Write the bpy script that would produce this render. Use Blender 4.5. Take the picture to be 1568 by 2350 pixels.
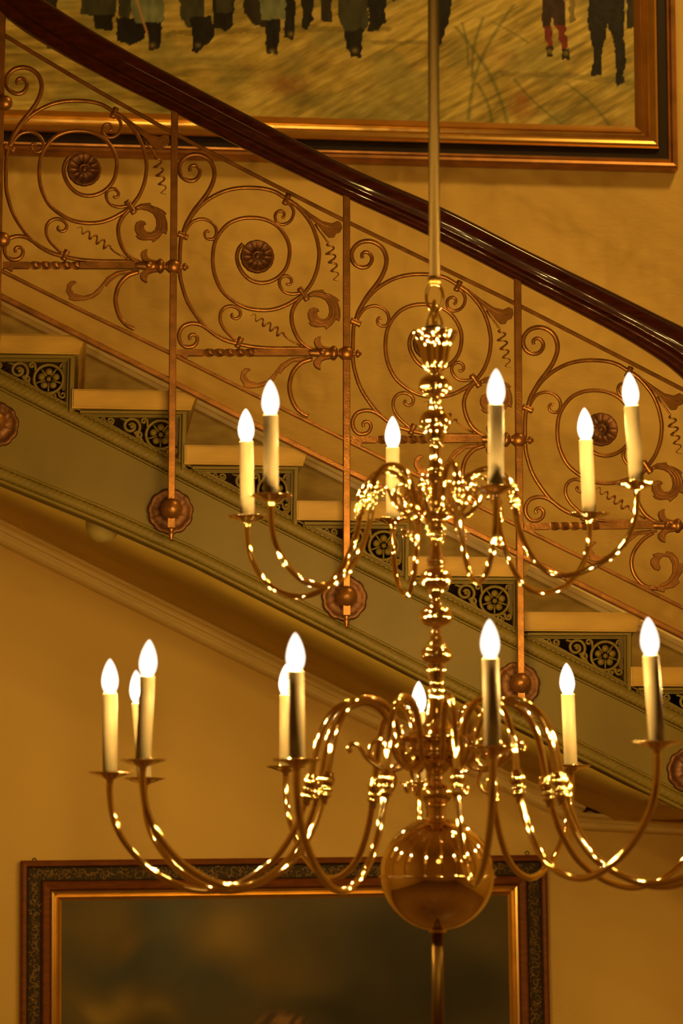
import bpy, bmesh, math, random
import numpy as np
from mathutils import Vector, Matrix, Quaternion

random.seed(7); np.random.seed(7)
for o in list(bpy.data.objects):
    bpy.data.objects.remove(o, do_unlink=True)
S = bpy.context.scene
C = S.collection

# ------------------------------------------------------------------ camera
W, H = 1568, 2350
FPX = 6290.0                      # focal length in pixels of the 1568 x 2350 frame
TILT = math.radians(7.5)
YAW = math.radians(5.8)           # looking slightly to the right of square
ZC = 2.2
CAM = Vector((0, 0, ZC))
FWD = Vector((math.sin(YAW)*math.cos(TILT), math.cos(YAW)*math.cos(TILT), math.sin(TILT)))
RIGHT = Vector((math.cos(YAW), -math.sin(YAW), 0))
UP = RIGHT.cross(FWD)
cam = bpy.data.cameras.new('camera'); camo = bpy.data.objects.new('camera', cam); C.objects.link(camo)
camo.matrix_world = Matrix((
    (RIGHT.x, UP.x, -FWD.x, CAM.x), (RIGHT.y, UP.y, -FWD.y, CAM.y), (RIGHT.z, UP.z, -FWD.z, CAM.z), (0, 0, 0, 1)))
cam.sensor_fit = 'VERTICAL'; cam.sensor_height = 36; cam.sensor_width = 24
cam.lens = FPX/H*36
cam.clip_end = 60
cam.dof.use_dof = True; cam.dof.focus_distance = 7.7; cam.dof.aperture_fstop = 5.0
S.camera = camo

# ------------------------------------------------------------------ light
LC = (1.0, 0.60, 0.16)           # incandescent colour
BULB = 12200.0
wd = bpy.data.worlds.new('world'); S.world = wd; wd.use_nodes = True
wd.node_tree.nodes['Background'].inputs[0].default_value = (*LC, 1)
wd.node_tree.nodes['Background'].inputs[1].default_value = 0.02

def area(name, loc, tgt, size, power, col=LC):
    l = bpy.data.lights.new(name, 'AREA'); l.shape = 'DISK'; l.size = size; l.energy = power; l.color = col
    o = bpy.data.objects.new(name, l); C.objects.link(o); o.location = loc
    o.rotation_euler = (Vector(tgt)-Vector(loc)).to_track_quat('-Z', 'Y').to_euler()
    return o
area('upper_hall_lamp', (3.2, 6.6, 7.8), (1.9, 9.4, 4.0), 0.6, 84)
area('added_front_fill', (0.2, -0.8, 5.2), (0.6, 8.5, 2.9), 0.9, 8)  # added soft fill from behind the camera, no known lamp there

S.view_settings.view_transform = 'Standard'; S.view_settings.look = 'None'
S.view_settings.exposure = 0.0; S.view_settings.gamma = 1.0
S.view_settings.use_curve_mapping = False
S.cycles.caustics_reflective = False; S.cycles.caustics_refractive = False
S.cycles.sample_clamp_indirect = 4.0
S.cycles.use_denoising = True
S.cycles.max_bounces = 8; S.cycles.diffuse_bounces = 4

# ------------------------------------------------------------------ projection helpers
def P(u, v, Y):
    """point of the plane y = Y seen at photo pixel (u, v)"""
    d = FWD + RIGHT*((u-W/2)/FPX) + UP*((H/2-v)/FPX)
    return CAM + d*(Y/d.y)
def proj(p):
    q = Vector(p)-CAM; z = q.dot(FWD)
    return (W/2+FPX*q.dot(RIGHT)/z, H/2-FPX*q.dot(UP)/z)
def lerp(a, b, t): return a+(b-a)*t
def interp(pts, x):
    return float(np.interp(x, [p[0] for p in pts], [p[1] for p in pts]))

# ------------------------------------------------------------------ materials
def mat(name, col, rough=0.5, metal=0.0, var=0.0, vscale=8.0, bump=0.0, bscale=60.0, coat=0.0, col2=None,
        stretch=(1, 1, 1), emit=0.0, attr=None, detail=4.0, bump_stretch=None):
    m = bpy.data.materials.new(name); m.use_nodes = True
    nt = m.node_tree; N = nt.nodes; L = nt.links; b = N['Principled BSDF']
    b.inputs['Roughness'].default_value = rough; b.inputs['Metallic'].default_value = metal
    b.inputs['Base Color'].default_value = (*col, 1)
    if coat:
        b.inputs['Coat Weight'].default_value = coat; b.inputs['Coat Roughness'].default_value = 0.05
    if emit:
        b.inputs['Emission Color'].default_value = (*LC, 1); b.inputs['Emission Strength'].default_value = emit
    tc = N.new('ShaderNodeTexCoord')
    def noise(scale, st, det):
        mp = N.new('ShaderNodeMapping'); mp.inputs['Scale'].default_value = st
        L.new(tc.outputs['Object'], mp.inputs['Vector'])
        n = N.new('ShaderNodeTexNoise'); n.inputs['Scale'].default_value = scale; n.inputs['Detail'].default_value = det
        L.new(mp.outputs[0], n.inputs['Vector']); return n
    base = None
    if attr:
        a = N.new('ShaderNodeVertexColor'); a.layer_name = attr; base = a.outputs[0]
        L.new(base, b.inputs['Base Color'])
    if var or col2:
        n = noise(vscale, stretch, detail)
        r = N.new('ShaderNodeValToRGB'); r.color_ramp.elements[0].position = 0.3; r.color_ramp.elements[1].position = 0.7
        c2 = col2 if col2 else tuple(min(1, c*(1+var)) for c in col)
        c1 = col if col2 else tuple(c*(1-var) for c in col)
        if attr: c1 = (1-var,)*3; c2 = (1+var,)*3
        r.color_ramp.elements[0].color = (*c1, 1); r.color_ramp.elements[1].color = (*c2, 1)
        L.new(n.outputs['Fac'], r.inputs['Fac'])
        if attr:
            mx = N.new('ShaderNodeMix'); mx.data_type = 'RGBA'; mx.blend_type = 'MULTIPLY'; mx.inputs[0].default_value = 1
            L.new(base, mx.inputs[6]); L.new(r.outputs[0], mx.inputs[7]); L.new(mx.outputs[2], b.inputs['Base Color'])
        else:
            L.new(r.outputs[0], b.inputs['Base Color'])
    if bump:
        n = noise(bscale, bump_stretch or stretch, 5.0)
        bp = N.new('ShaderNodeBump'); bp.inputs['Strength'].default_value = bump; bp.inputs['Distance'].default_value = 0.004
        L.new(n.outputs['Fac'], bp.inputs['Height']); L.new(bp.outputs[0], b.inputs['Normal'])
    return m

M = {}
M['plaster'] = mat('plaster', (.74, .505, .13), .75, var=.04, vscale=1.2, bump=.6, bscale=20, bump_stretch=(1, 1, 2.2))
M['hall'] = mat('ochre_hall_plaster', (.58, .39, .10), .8)
M['trimplaster'] = mat('trim_plaster', (.78, .60, .22), .6, var=.05, vscale=4)
M['creampaint'] = mat('cream_gloss_paint', (.95, .80, .40), .35)
M['olive'] = mat('olive_paint', (.118, .081, .0105), .5, var=.10, vscale=5, bump=.10, bscale=40)
M['riser'] = mat('dark_riser_paint', (.06, .038, .010), .6)
M['soffit'] = mat('soffit_paint', (.56, .40, .075), .6, var=.12, vscale=4)
M['skirting'] = mat('grey_green_marbling', (.36, .26, .07), .45, col2=(.56, .41, .12), vscale=9, stretch=(1, 1, 2.5), detail=8)
M['marble'] = mat('cream_marble', (.21, .118, .016), .45, col2=(.40, .245, .048), vscale=6, stretch=(.6, 1, 2.4), detail=7)
M['bronze'] = mat('bronze_gilding', (.25, .108, .024), .38, metal=.75, var=.28, vscale=28, bump=.18, bscale=160)
M['bronzedark'] = mat('dark_bronze', (.100, .036, .007), .5, metal=.6, var=.3, vscale=30, bump=.2, bscale=120)
M['mahogany'] = mat('polished_mahogany', (.030, .0055, .002), .32, var=.4, vscale=18, stretch=(1, 4, 4), coat=.40, bump=.10, bscale=120)
M['mahogany'].node_tree.nodes['Principled BSDF'].inputs['Specular IOR Level'].default_value = .04
M['brass'] = mat('polished_brass', (.95, .74, .34), .03, metal=1.0)
M['brassdark'] = mat('aged_brass', (.42, .27, .075), .36, metal=1.0)
M['lowrod'] = mat('dull_brass_rod', (.22, .14, .04), .4, metal=.9)
M['rod'] = mat('dull_bronze_rod', (.075, .050, .014), .5, metal=.9)
M['black'] = mat('black_cap', (.02, .015, .008), .35)
M['candle'] = mat('ivory_candle', (.34, .28, .18), .5)
M['filament'] = mat('glowing_filament', (1, 1, 1), .5, emit=BULB)
def bulb_glass():
    m = bpy.data.materials.new('lit_bulb_glass'); m.use_nodes = True; nt = m.node_tree; nt.nodes.clear()
    out = nt.nodes.new('ShaderNodeOutputMaterial'); add = nt.nodes.new('ShaderNodeAddShader')
    tr_ = nt.nodes.new('ShaderNodeBsdfTransparent'); tr_.inputs[0].default_value = (.6, .6, .6, 1)
    em = nt.nodes.new('ShaderNodeEmission'); em.inputs[0].default_value = (1.0, .84, .66, 1); em.inputs[1].default_value = 1.25
    nt.links.new(tr_.outputs[0], add.inputs[0]); nt.links.new(em.outputs[0], add.inputs[1]); nt.links.new(add.outputs[0], out.inputs[0])
    return m
M['bulb'] = bulb_glass()
M['gilt'] = mat('gilded_moulding', (.88, .58, .18), .22, metal=.95, var=.10, vscale=12)
M['giltred'] = mat('worn_gilt_over_red', (.42, .20, .06), .38, metal=.7, var=.25, vscale=14)
M['blackband'] = mat('ebonised_band', (.030, .018, .010), .5)
M['redwood'] = mat('red_brown_wood', (.19, .056, .008), .5, var=.25, vscale=20, stretch=(1, 1, 4))
M['darkband'] = mat('dark_carved_band', (.045, .026, .006), .6)
M['carved'] = mat('gilded_carving', (.24, .145, .04), .45, metal=.5, var=.4, vscale=40)
M['painting'] = mat('oil_painting', (.5, .4, .2), .50, attr='paint', bump=.30, bscale=45, var=.08, vscale=30)
M['painting'].node_tree.nodes['Principled BSDF'].inputs['Specular IOR Level'].default_value = .2
M['cloudpaint'] = mat('dark_oil_painting', (.1, .08, .03), .48, attr='paint', var=.08, vscale=9)
M['cloudpaint'].node_tree.nodes['Principled BSDF'].inputs['Specular IOR Level'].default_value = .2
M['glass'] = mat('opal_glass', (.33, .25, .075), .25)
M['floor'] = mat('floor_stone', (.22, .13, .05), .4, var=.1, vscale=2)
M['iron'] = mat('iron_hook', (.05, .035, .02), .5, metal=.5)

for k_ in ('olive', 'marble', 'skirting', 'riser', 'soffit', 'redwood', 'darkband', 'blackband'): M[k_].node_tree.nodes['Principled BSDF'].inputs['Specular IOR Level'].default_value = .22
# ------------------------------------------------------------------ object helpers
WL = {}
def empty(name, loc, label=None, cat=None, kind=None):
    o = bpy.data.objects.new(name, None); C.objects.link(o); o.location = loc; o.empty_display_size = .05
    WL[o] = Vector(loc)
    if label: o['label'] = label
    if cat: o['category'] = cat
    if kind: o['kind'] = kind
    return o
def link_mesh(name, me, parent=None, origin=(0, 0, 0)):
    o = bpy.data.objects.new(name, me); C.objects.link(o)
    origin = Vector(origin); WL[o] = origin
    if parent is not None:
        o.parent = parent; o.location = origin-WL[parent]
    else:
        o.location = origin
    return o
class MB:
    def __init__(s): s.v = []; s.f = []; s.sm = []
    def add(s, v, f, smooth=True):
        n = len(s.v); s.v += [tuple(p) for p in v]; s.f += [tuple(i+n for i in q) for q in f]; s.sm += [smooth]*len(f)
    def mesh(s, name, m, origin=(0, 0, 0)):
        me = bpy.data.meshes.new(name); o = Vector(origin)
        me.from_pydata([tuple(Vector(p)-o) for p in s.v], [], s.f)
        me.polygons.foreach_set('use_smooth', s.sm)
        me.materials.append(m); me.update(); return me
    def build(s, name, m, parent=None, origin=None):
        if origin is None: origin = WL[parent] if parent is not None else (0, 0, 0)
        return link_mesh(name, s.mesh(name, m, origin), parent, origin)
    # -- shapes
    def tube(s, pts, r, seg=10, closed=False, cap=True, up=None):
        pts = [Vector(p) for p in pts]; n = len(pts)
        rs = r if isinstance(r, (list, tuple)) else [r]*n
        T = []
        for i in range(n):
            a = pts[(i-1) % n] if (closed or i > 0) else pts[i]
            b = pts[(i+1) % n] if (closed or i < n-1) else pts[i]
            t = b-a; T.append(t.normalized() if t.length > 1e-9 else Vector((0, 0, 1)))
        nrm = T[0].orthogonal().normalized() if up is None else (Vector(up)-T[0]*Vector(up).dot(T[0])).normalized()
        vs = []; fs = []
        for i in range(n):
            if i:
                q = T[i-1].rotation_difference(T[i]); nrm = q @ nrm
                nrm = (nrm-T[i]*nrm.dot(T[i])).normalized()
            bn = T[i].cross(nrm)
            for k in range(seg):
                a = 2*math.pi*k/seg
                vs.append(pts[i]+(nrm*math.cos(a)+bn*math.sin(a))*rs[i])
        m = n if closed else n-1
        for i in range(m):
            j = (i+1) % n
            for k in range(seg):
                k2 = (k+1) % seg
                fs.append((i*seg+k, i*seg+k2, j*seg+k2, j*seg+k))
        if cap and not closed:
            fs.append(tuple(range(seg-1, -1, -1))); fs.append(tuple((n-1)*seg+k for k in range(seg)))
        s.add(vs, fs)
    def sweep(s, pts, prof, outs, ups, closed_prof=True, smooth=True, cap=True):
        """prof: list of (a, b); vertex = pt + out*a + up*b"""
        n = len(pts); k = len(prof); vs = []; fs = []
        for i in range(n):
            for a, b in (prof[i] if isinstance(prof[0], list) else prof):
                vs.append(Vector(pts[i])+outs[i]*a+ups[i]*b)
        k = len(prof[0]) if isinstance(prof[0], list) else k
        kk = k if closed_prof else k-1
        for i in range(n-1):
            for j in range(kk):
                j2 = (j+1) % k
                fs.append((i*k+j, i*k+j2, (i+1)*k+j2, (i+1)*k+j))
        s.add(vs, fs, smooth)
        if cap and closed_prof:
            base = len(s.v)-n*k
            s.f += [tuple(base+j for j in range(k-1, -1, -1)), tuple(base+(n-1)*k+j for j in range(k))]; s.sm += [False, False]
    def lathe(s, prof, c, axis=(0, 0, 1), seg=24, flute=None, smooth=True):
        """prof: (r, h[, flute amount]) along axis from point c"""
        ax = Vector(axis).normalized(); n0 = ax.orthogonal().normalized(); b0 = ax.cross(n0); c = Vector(c)
        vs = []; fs = []
        for p in prof:
            fl = p[2] if len(p) > 2 else 0
            for k in range(seg):
                a = 2*math.pi*k/seg
                r = p[0]*(1+fl*math.cos((flute or 0)*a))
                vs.append(c+ax*p[1]+(n0*math.cos(a)+b0*math.sin(a))*r)
        n = len(prof)
        for i in range(n-1):
            for k in range(seg):
                k2 = (k+1) % seg
                fs.append((i*seg+k, i*seg+k2, (i+1)*seg+k2, (i+1)*seg+k))
        if prof[0][0] > 1e-6: fs.append(tuple(range(seg-1, -1, -1)))
        if prof[-1][0] > 1e-6: fs.append(tuple((n-1)*seg+k for k in range(seg)))
        s.add(vs, fs, smooth)
    def box(s, a, b):
        x0, y0, z0 = a; x1, y1, z1 = b
        s.add([(x0, y0, z0), (x1, y0, z0), (x1, y1, z0), (x0, y1, z0), (x0, y0, z1), (x1, y0, z1), (x1, y1, z1), (x0, y1, z1)],
              [(0, 3, 2, 1), (4, 5, 6, 7), (0, 1, 5, 4), (1, 2, 6, 5), (2, 3, 7, 6), (3, 0, 4, 7)], False)
    def plate(s, pts, d, bulge=0.0):
        """closed outline of world points lying in a y = const plane, thickened by d with a domed front (towards -y)"""
        pts = [Vector(p) for p in pts]; n = len(pts)
        c = sum(pts, Vector())/n
        area2 = sum(pts[i].x*pts[(i+1) % n].z-pts[(i+1) % n].x*pts[i].z for i in range(n))
        if area2 < 0: pts.reverse()
        def inset(p, q):
            out = []
            for i in range(n):
                a, b, c2 = pts[i-1], pts[i], pts[(i+1) % n]
                e = (b-a).normalized()+(c2-b).normalized()
                if e.length < 1e-6: e = (b-a)
                e.normalize(); nn = Vector((-e.z, 0, e.x))
                out.append(b+nn*q+Vector((0, p, 0)))
            return out
        r0 = inset(d/2, 0); r1 = inset(-d*.25, 0); r2 = inset(-d/2, min(d*.3, .002))
        vs = r0+r1+r2
        fs = [tuple(range(n-1, -1, -1)) if False else tuple(reversed(range(n)))]
        fs = [tuple(range(n))[::-1]]
        for a in (0, 1):
            for i in range(n):
                j = (i+1) % n
                fs.append((a*n+j, a*n+i, (a+1)*n+i, (a+1)*n+j)[::-1])
        fs.append(tuple(2*n+i for i in range(n)))
        s.add(vs, fs, False)

def catmull(pts, per=6, closed=False):
    P_ = [np.array(p, float) for p in pts]; n = len(P_); out = []
    rng = n if closed else n-1
    for i in range(rng):
        p0 = P_[i-1] if (closed or i > 0) else 2*P_[0]-P_[1]
        p1 = P_[i]; p2 = P_[(i+1) % n]
        p3 = P_[(i+2) % n] if (closed or i+2 < n) else 2*P_[-1]-P_[-2]
        for k in range(per):
            t = k/per
            out.append(.5*((2*p1)+(-p0+p2)*t+(2*p0-5*p1+4*p2-p3)*t*t+(-p0+3*p1-3*p2+p3)*t**3))
    if not closed: out.append(P_[-1])
    return out
def copy_obj(o, parent, origin):
    c = o.copy(); C.objects.link(c); c.parent = parent; origin = Vector(origin); WL[c] = origin
    c.location = origin-(WL[parent] if parent is not None else Vector((0, 0, 0)))
    return c
def structure(o): o['kind'] = 'structure'; return o

# ================================================================== the hall
YW = 9.45        # wall behind the stairs
YS = 7.57        # face of the outer string
YT = 7.535       # ends of the treads
YR = 7.50        # plane of the railing
RX0, RX1, RYF, RZT = -5.0, 5.5, -3.5, 9.0
b = MB(); b.box((RX0, RYF, -.1), (RX1, YW+.2, 0)); structure(b.build('floor', M['floor']))
b = MB(); b.box((RX0, RYF, RZT), (RX1, YW+.2, RZT+.1)); structure(b.build('ceiling', M['hall']))
b = MB(); b.box((RX0-.2, YW, 0), (RX1+.2, YW+.2, RZT)); structure(b.build('wall_back', M['plaster']))
b = MB(); b.box((RX0-.2, RYF-.2, 0), (RX1+.2, RYF, RZT)); structure(b.build('wall_front', M['hall']))
b = MB(); b.box((RX0-.2, RYF, 0), (RX0, YW, RZT)); structure(b.build('wall_left', M['hall']))
b = MB(); b.box((RX1, RYF, 0), (RX1+.2, YW, RZT)); structure(b.build('wall_right', M['hall']))

# ================================================================== staircase
stair = empty('staircase', (P(784, 1500, YS).x, YS, 0),
              'marble-treaded staircase with olive painted side string and pierced step brackets', 'staircase')
TRD0 = P(169, 892, YT)            # left top corner of tread 1
TRD5 = P(1452, 1530, YT)          # the same corner of tread 6
RUN = (TRD5.x-TRD0.x)/5; RISE = (TRD0.z-TRD5.z)/5
TH = .054
def step_origin(k): return Vector((TRD0.x+RUN*(k-1), YT, TRD0.z-RISE*(k-1)))
STEPS = range(-1, 9)
# tread: slab with a slanting moulded nose, run deep to the wall
tw = .349
prof = [(-.004, 0), (tw-.004, 0), (tw, -.004), (tw-.003, -.012), (tw-.012, -.024), (tw-.020, -.044), (tw-.022, -TH), (-.004, -TH)]
bm = bmesh.new()
dY = YW-YT-.02
fr = [bm.verts.new((x, 0, z)) for x, z in prof]; bk = [bm.verts.new((x, dY, z)) for x, z in prof]
bm.faces.new(fr); bm.faces.new(bk[::-1])
for i in range(len(prof)):
    j = (i+1) % len(prof); bm.faces.new((fr[j], fr[i], bk[i], bk[j]))
bmesh.ops.recalc_face_normals(bm, faces=bm.faces)
edges = [e for e in bm.edges if all(abs(v.co.y) < 1e-6 for v in e.verts)]
bmesh.ops.bevel(bm, geom=edges, offset=.0045, segments=2, affect='EDGES')
tread_me = bpy.data.meshes.new('tread'); 
for f_ in bm.faces: f_.smooth = abs(f_.normal.y) < .98 and abs(f_.normal.y) > .02
bm.to_mesh(tread_me); bm.free(); tread_me.materials.append(M['marble'])
# riser with a cove under the nose
rx = tw-.060
rp = [(rx-.008, -TH-.001), (tw-.026, -TH-.001), (tw-.030, -TH-.014), (rx+.014, -TH-.05), (rx+.004, -TH-.075), (rx, -RISE), (rx-.008, -RISE)]
b = MB(); n = len(rp)
for_v = [(x, .03, z) for x, z in rp]+[(x, dY, z) for x, z in rp]
b.add(for_v, [tuple(range(n))[::-1], tuple(range(n, 2*n))]+[(i, (i+1) % n, n+(i+1) % n, n+i) for i in range(n)], False)
riser_me = b.mesh('riser', M['riser'])
# pierced bracket under each tread (traced on the fifth one)
FO = step_origin(5)
def fl(u, v, dy=0.0):
    q = P(u, v, YS-.008)-FO; return Vector((q.x, q.y+dy, q.z))
XR = 1447
outer = [(1207, 1453), (XR, 1453), (XR, 1606), (1207, 1488)]
inner = [(1247, 1466), (1433, 1466), (1433, 1564)]
b = MB()
def ringplate(o_, i_, y0, y1):
    # outer quad with a triangular opening
    oo = [fl(*p) for p in o_]; ii = [fl(*p) for p in i_]
    vs = []
    for y in (y0, y1):
        for q in oo+ii: vs.append((q.x, q.y+y, q.z))
    # 0 TL,1 TR,2 BR,3 BL ; 4 iTL,5 iTR,6 iBR
    F_ = [(0, 1, 5, 4), (1, 2, 6, 5), (2, 3, 4, 6), (3, 0, 4)]
    fs = [q[::-1] for q in F_]+[tuple(i+7 for i in q) for q in F_]
    for i in range(4): j = (i+1) % 4; fs.append((i, j, j+7, i+7))
    for i, j in ((4, 5), (5, 6), (6, 4)): fs.append((j, i, i+7, j+7))
    b.add(vs, fs, False)
ringplate(outer, inner, 0, .016)
fret_me = b.mesh('fretwork_panel', M['olive'])
b = MB()   # raised border strips: under the tread and down the riser
def strip(p0, p1, w, h):
    a = fl(*p0); c = fl(*p1); d = (c-a).normalized(); nn = Vector((-d.z, 0, d.x))
    b.sweep([a, c], [(-w/2, 0), (-w/2, -h*.7), (-w*.3, -h), (w*.3, -h), (w/2, -h*.7), (w/2, 0)], [nn]*2, [Vector((0, 1, 0))]*2, smooth=False)
strip((1209, 1456), (1447, 1456), .010, .014)
strip((1213, 1462), (1436, 1462), .004, .007)
strip((1443, 1459), (1443, 1586), .014, .014)
strip((1434, 1464), (1434, 1572), .004, .007)
border_me = b.mesh('border', M['olive'])
b = MB()   # the scrollwork in the opening
tr = .0046
def circ(c, r, rr=tr, seg=20, y=.006):
    b.tube([fl(c[0]+r*math.cos(2*math.pi*k/seg), c[1]+r*math.sin(2*math.pi*k/seg), y) for k in range(seg)], rr, 6, closed=True)
def spiral(c, r, a0, turns, rr=tr, y=.006, tail=None):
    n = int(18*abs(turns))+2; pts = []
    for k in range(n):
        t = k/(n-1); a = a0+2*math.pi*turns*t
        pts.append(fl(c[0]+r*(1-.85*t)*math.cos(a), c[1]+r*(1-.85*t)*math.sin(a), y))
    if tail: pts = [fl(*q, y) for q in tail]+pts
    b.tube(pts, rr, 6)
RC = (1391, 1505)
circ(RC, 33, .0046)
for k in range(5):
    a = math.radians(-90+72*k); cc = (RC[0]+17*math.cos(a), RC[1]+17*math.sin(a))
    b.lathe([(0.0, -.006), (.006, -.005), (.0105, .000), (.0098, .004), (.001, .008)], fl(cc[0], cc[1], .006), axis=(0, 1, 0), seg=10)
    a2 = a+math.radians(36)
    b.tube([fl(RC[0]+8*math.cos(a2), RC[1]+8*math.sin(a2), .009), fl(RC[0]+31*math.cos(a2), RC[1]+31*math.sin(a2), .009)], .0026, 6)
b.lathe([(0.0, -.008), (.006, -.006), (.008, .001), (.001, .008)], fl(RC[0], RC[1], .006), axis=(0, 1, 0), seg=10)
spiral((1324, 1486), 22, math.radians(60), -1.6, .0048, tail=[(1352, 1525), (1345, 1512)])
b.lathe([(0.0, -.006), (.006, -.004), (.0075, .001), (.001, .008)], fl(1326, 1486, .006), axis=(0, 1, 0), seg=10)
spiral((1277, 1474), 9, math.radians(120), -1.4, .0036, tail=[(1310, 1503), (1298, 1494), (1285, 1487)])
spiral((1341, 1507), 10, math.radians(200), 1.3, .0038)
spiral((1353, 1474), 8, math.radians(20), -1.2, .0036, tail=[(1362, 1490)])
spiral((1424, 1475), 8, math.radians(150), 1.2, .0034)
spiral((1423, 1541), 9, math.radians(220), -1.2, .0036, tail=[(1408, 1536)])
spiral((1262, 1470), 6, math.radians(20), 1.1, .003)
spiral((1404, 1543), 7, math.radians(270), -1.2, .0034)
b.tube([fl(1300, 1468, .006), fl(1312, 1472, .006), fl(1330, 1468, .006)], .0036, 6)
scroll_me = b.mesh('scrollwork', M['olive'])
for k in STEPS:
    og = step_origin(k)
    t = link_mesh('tread', tread_me, stair, og)
    link_mesh('riser', riser_me, stair, og)
    f = link_mesh('fretwork_panel', fret_me, stair, og)
    link_mesh('border', border_me, f, og); link_mesh('scrollwork', scroll_me, f, og)
# outer string
top_l = [(-260, 745), (0, 880), (410, 1088), (700, 1235), (1190, 1480), (1568, 1665), (1900, 1830)]
bot_l = [(-260, 1000), (0, 1110), (240, 1206), (446, 1297), (740, 1445), (964, 1560), (1335, 1745), (1568, 1862), (1900, 2030)]
us = [-260, 0, 120, 240, 350, 446, 600, 740, 850, 964, 1150, 1335, 1450, 1568, 1900]
zflat_w = P(1500, 1884, YW).z           # flat ceiling under the lower flight
b = MB(); vs = []; fs = []
TT = [P(u, interp(top_l, u)-22, YS) for u in us]; BB = [P(u, interp(bot_l, u), YS) for u in us]
BB = [Vector((p.x, p.y, max(p.z, zflat_w))) for p in BB]
for i in range(len(us)):
    a, c = TT[i], BB[i]
    a = Vector((c.x, a.y, a.z-(c.x-a.x)*-.0)) if False else a
    vs += [tuple(a), tuple(c), (a.x, a.y+.06, a.z), (c.x, c.y+.06, c.z)]
for i in range(len(us)-1):
    p, q = 4*i, 4*i+4
    fs += [(p, p+1, q+1, q), (p+2, q+2, q+3, p+3), (p, q, q+2, p+2), (p+1, p+3, q+3, q+1)]
fs += [(0, 2, 3, 1), (4*len(us)-4, 4*len(us)-3, 4*len(us)-1, 4*len(us)-2)]
b.add(vs, fs, False)
string = b.build('string_board', M['olive'], stair)
def along(line, off, Y, step, u0=-200, u1=1760):
    """evenly spaced points along a pixel line, on plane Y, moved down by off pixels"""
    pts = [P(u, interp(line, u)+off, Y) for u in np.linspace(u0, u1, 400)]
    d = [0]
    for i in range(1, len(pts)): d.append(d[-1]+(pts[i]-pts[i-1]).length)
    n = int(d[-1]/step); xs = np.linspace(0, d[-1], n)
    return [Vector((np.interp(x, d, [p.x for p in pts]), Y, np.interp(x, d, [p.z for p in pts]))) for x in xs]
def rope(line, off, Y, r, pitch, starts, amp, name, flat=.7):
    pts = along(line, off, Y, pitch/(starts*1.0)/3.0)
    b = MB(); n = len(pts); seg = 14; vs = []; fs = []
    for i in range(n):
        t = (pts[min(i+1, n-1)]-pts[max(i-1, 0)]).normalized(); nn = Vector((-t.z, 0, t.x)); oo = Vector((0, -1, 0))
        for k in range(seg):
            a = 2*math.pi*k/seg
            ph = starts*(a)+2*math.pi*starts*(i*pitch/(starts*3.0))/pitch
            rr = r*(1+amp*math.cos(ph))
            vs.append(pts[i]+nn*(rr*math.cos(a))+oo*(rr*flat*math.sin(a)))
    for i in range(n-1):
        for k in range(seg):
            k2 = (k+1) % seg; fs.append((i*seg+k, i*seg+k2, (i+1)*seg+k2, (i+1)*seg+k))
    b.add(vs, fs)
    return b
def fillet(line, off, Y, w, d, name, u1=1760):
    pts = along(line, off, Y, .05, u1=u1); n = len(pts)
    nn = []
    for i in range(n):
        t = (pts[min(i+1, n-1)]-pts[max(i-1, 0)]).normalized(); nn.append(Vector((-t.z, 0, t.x)))
    b = MB(); b.sweep(pts, [(-w/2, .002), (-w/2, -d*.6), (-w*.25, -d), (w*.25, -d), (w/2, -d*.6), (w/2, .002)], nn, [Vector((0, 1, 0))]*n)
    return b
rope(top_l, -9, YS-.009, .0175, .046, 3, .16, '', .55).build('rope_moulding', M['olive'], string)
fillet(top_l, 12, YS-.002, .007, .010, '').build('fillet', M['olive'], string)
fillet(top_l, -31, YS-.008, .005, .006, '').build('fillet', M['olive'], string)
rope(bot_l, -24, YS, .0150, .050, 3, .18, '', .6).build('rope_moulding', M['olive'], string)
fillet(bot_l, -5, YS, .012, .013, '').build('fillet', M['olive'], string)
fillet(bot_l, -40, YS, .008, .006, '').build('fillet', M['olive'], string)
# soffit between string and wall
w_top = [(-260, 1066), (0, 1196), (312, 1352), (625, 1508), (1143, 1766), (1308, 1838), (1400, 1884), (1900, 1940)]
b = MB(); vs = []; fs = []
xs = np.linspace(P(-250, 1000, YW).x, P(1640, 1900, YW).x, 40)
wpts = [P(u, interp(w_top, u), YW) for u in np.linspace(-400, 1900, 200)]
for x in xs:
    zs = float(np.interp(x, [p.x for p in BB], [p.z for p in BB]))
    zw = max(float(np.interp(x, [p.x for p in wpts], [p.z for p in wpts])), zflat_w)
    vs += [(x, YS+.03, zs+.055), (x, YW-.004, zw), (x, YW-.004, zw+.05), (x, YS+.03, zs+.10)]
for i in range(len(xs)-1):
    p, q = 4*i, 4*i+4
    fs += [(p, p+1, q+1, q), (p+1, p+2, q+2, q+1), (p+2, p+3, q+3, q+2), (p+3, p, q, q+3)]
b.add(vs, fs, True)
b.build('soffit', M['soffit'], stair)

# plaster cornice where the soffit meets the wall
def cornice(line, name, u0, u1, hpx0, hpx1):
    us = np.linspace(u0, u1, 30); pts = [P(u, interp(line, u), YW) for u in us]; n = len(pts); b = MB()
    profs = []; nn = []
    for i in range(n):
        h = lerp(hpx0, hpx1, i/(n-1))*YW/FPX
        t = (pts[min(i+1, n-1)]-pts[max(i-1, 0)]).normalized(); nn.append(Vector((-t.z, 0, t.x)))
        profs.append([(.0, -.002), (.006, -.085), (-h*.10, -.088), (-h*.17, -.082), (-h*.20, -.068), (-h*.30, -.060), (-h*.44, -.056), (-h*.48, -.044), (-h*.56, -.042),
                      (-h*.66, -.045), (-h*.78, -.044), (-h*.90, -.036), (-h*.98, -.022), (-h*1.02, -.002)])
    b.sweep(pts, profs, nn, [Vector((0, 1, 0))]*n, smooth=False)
    return structure(b.build(name, M['trimplaster']))
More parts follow.
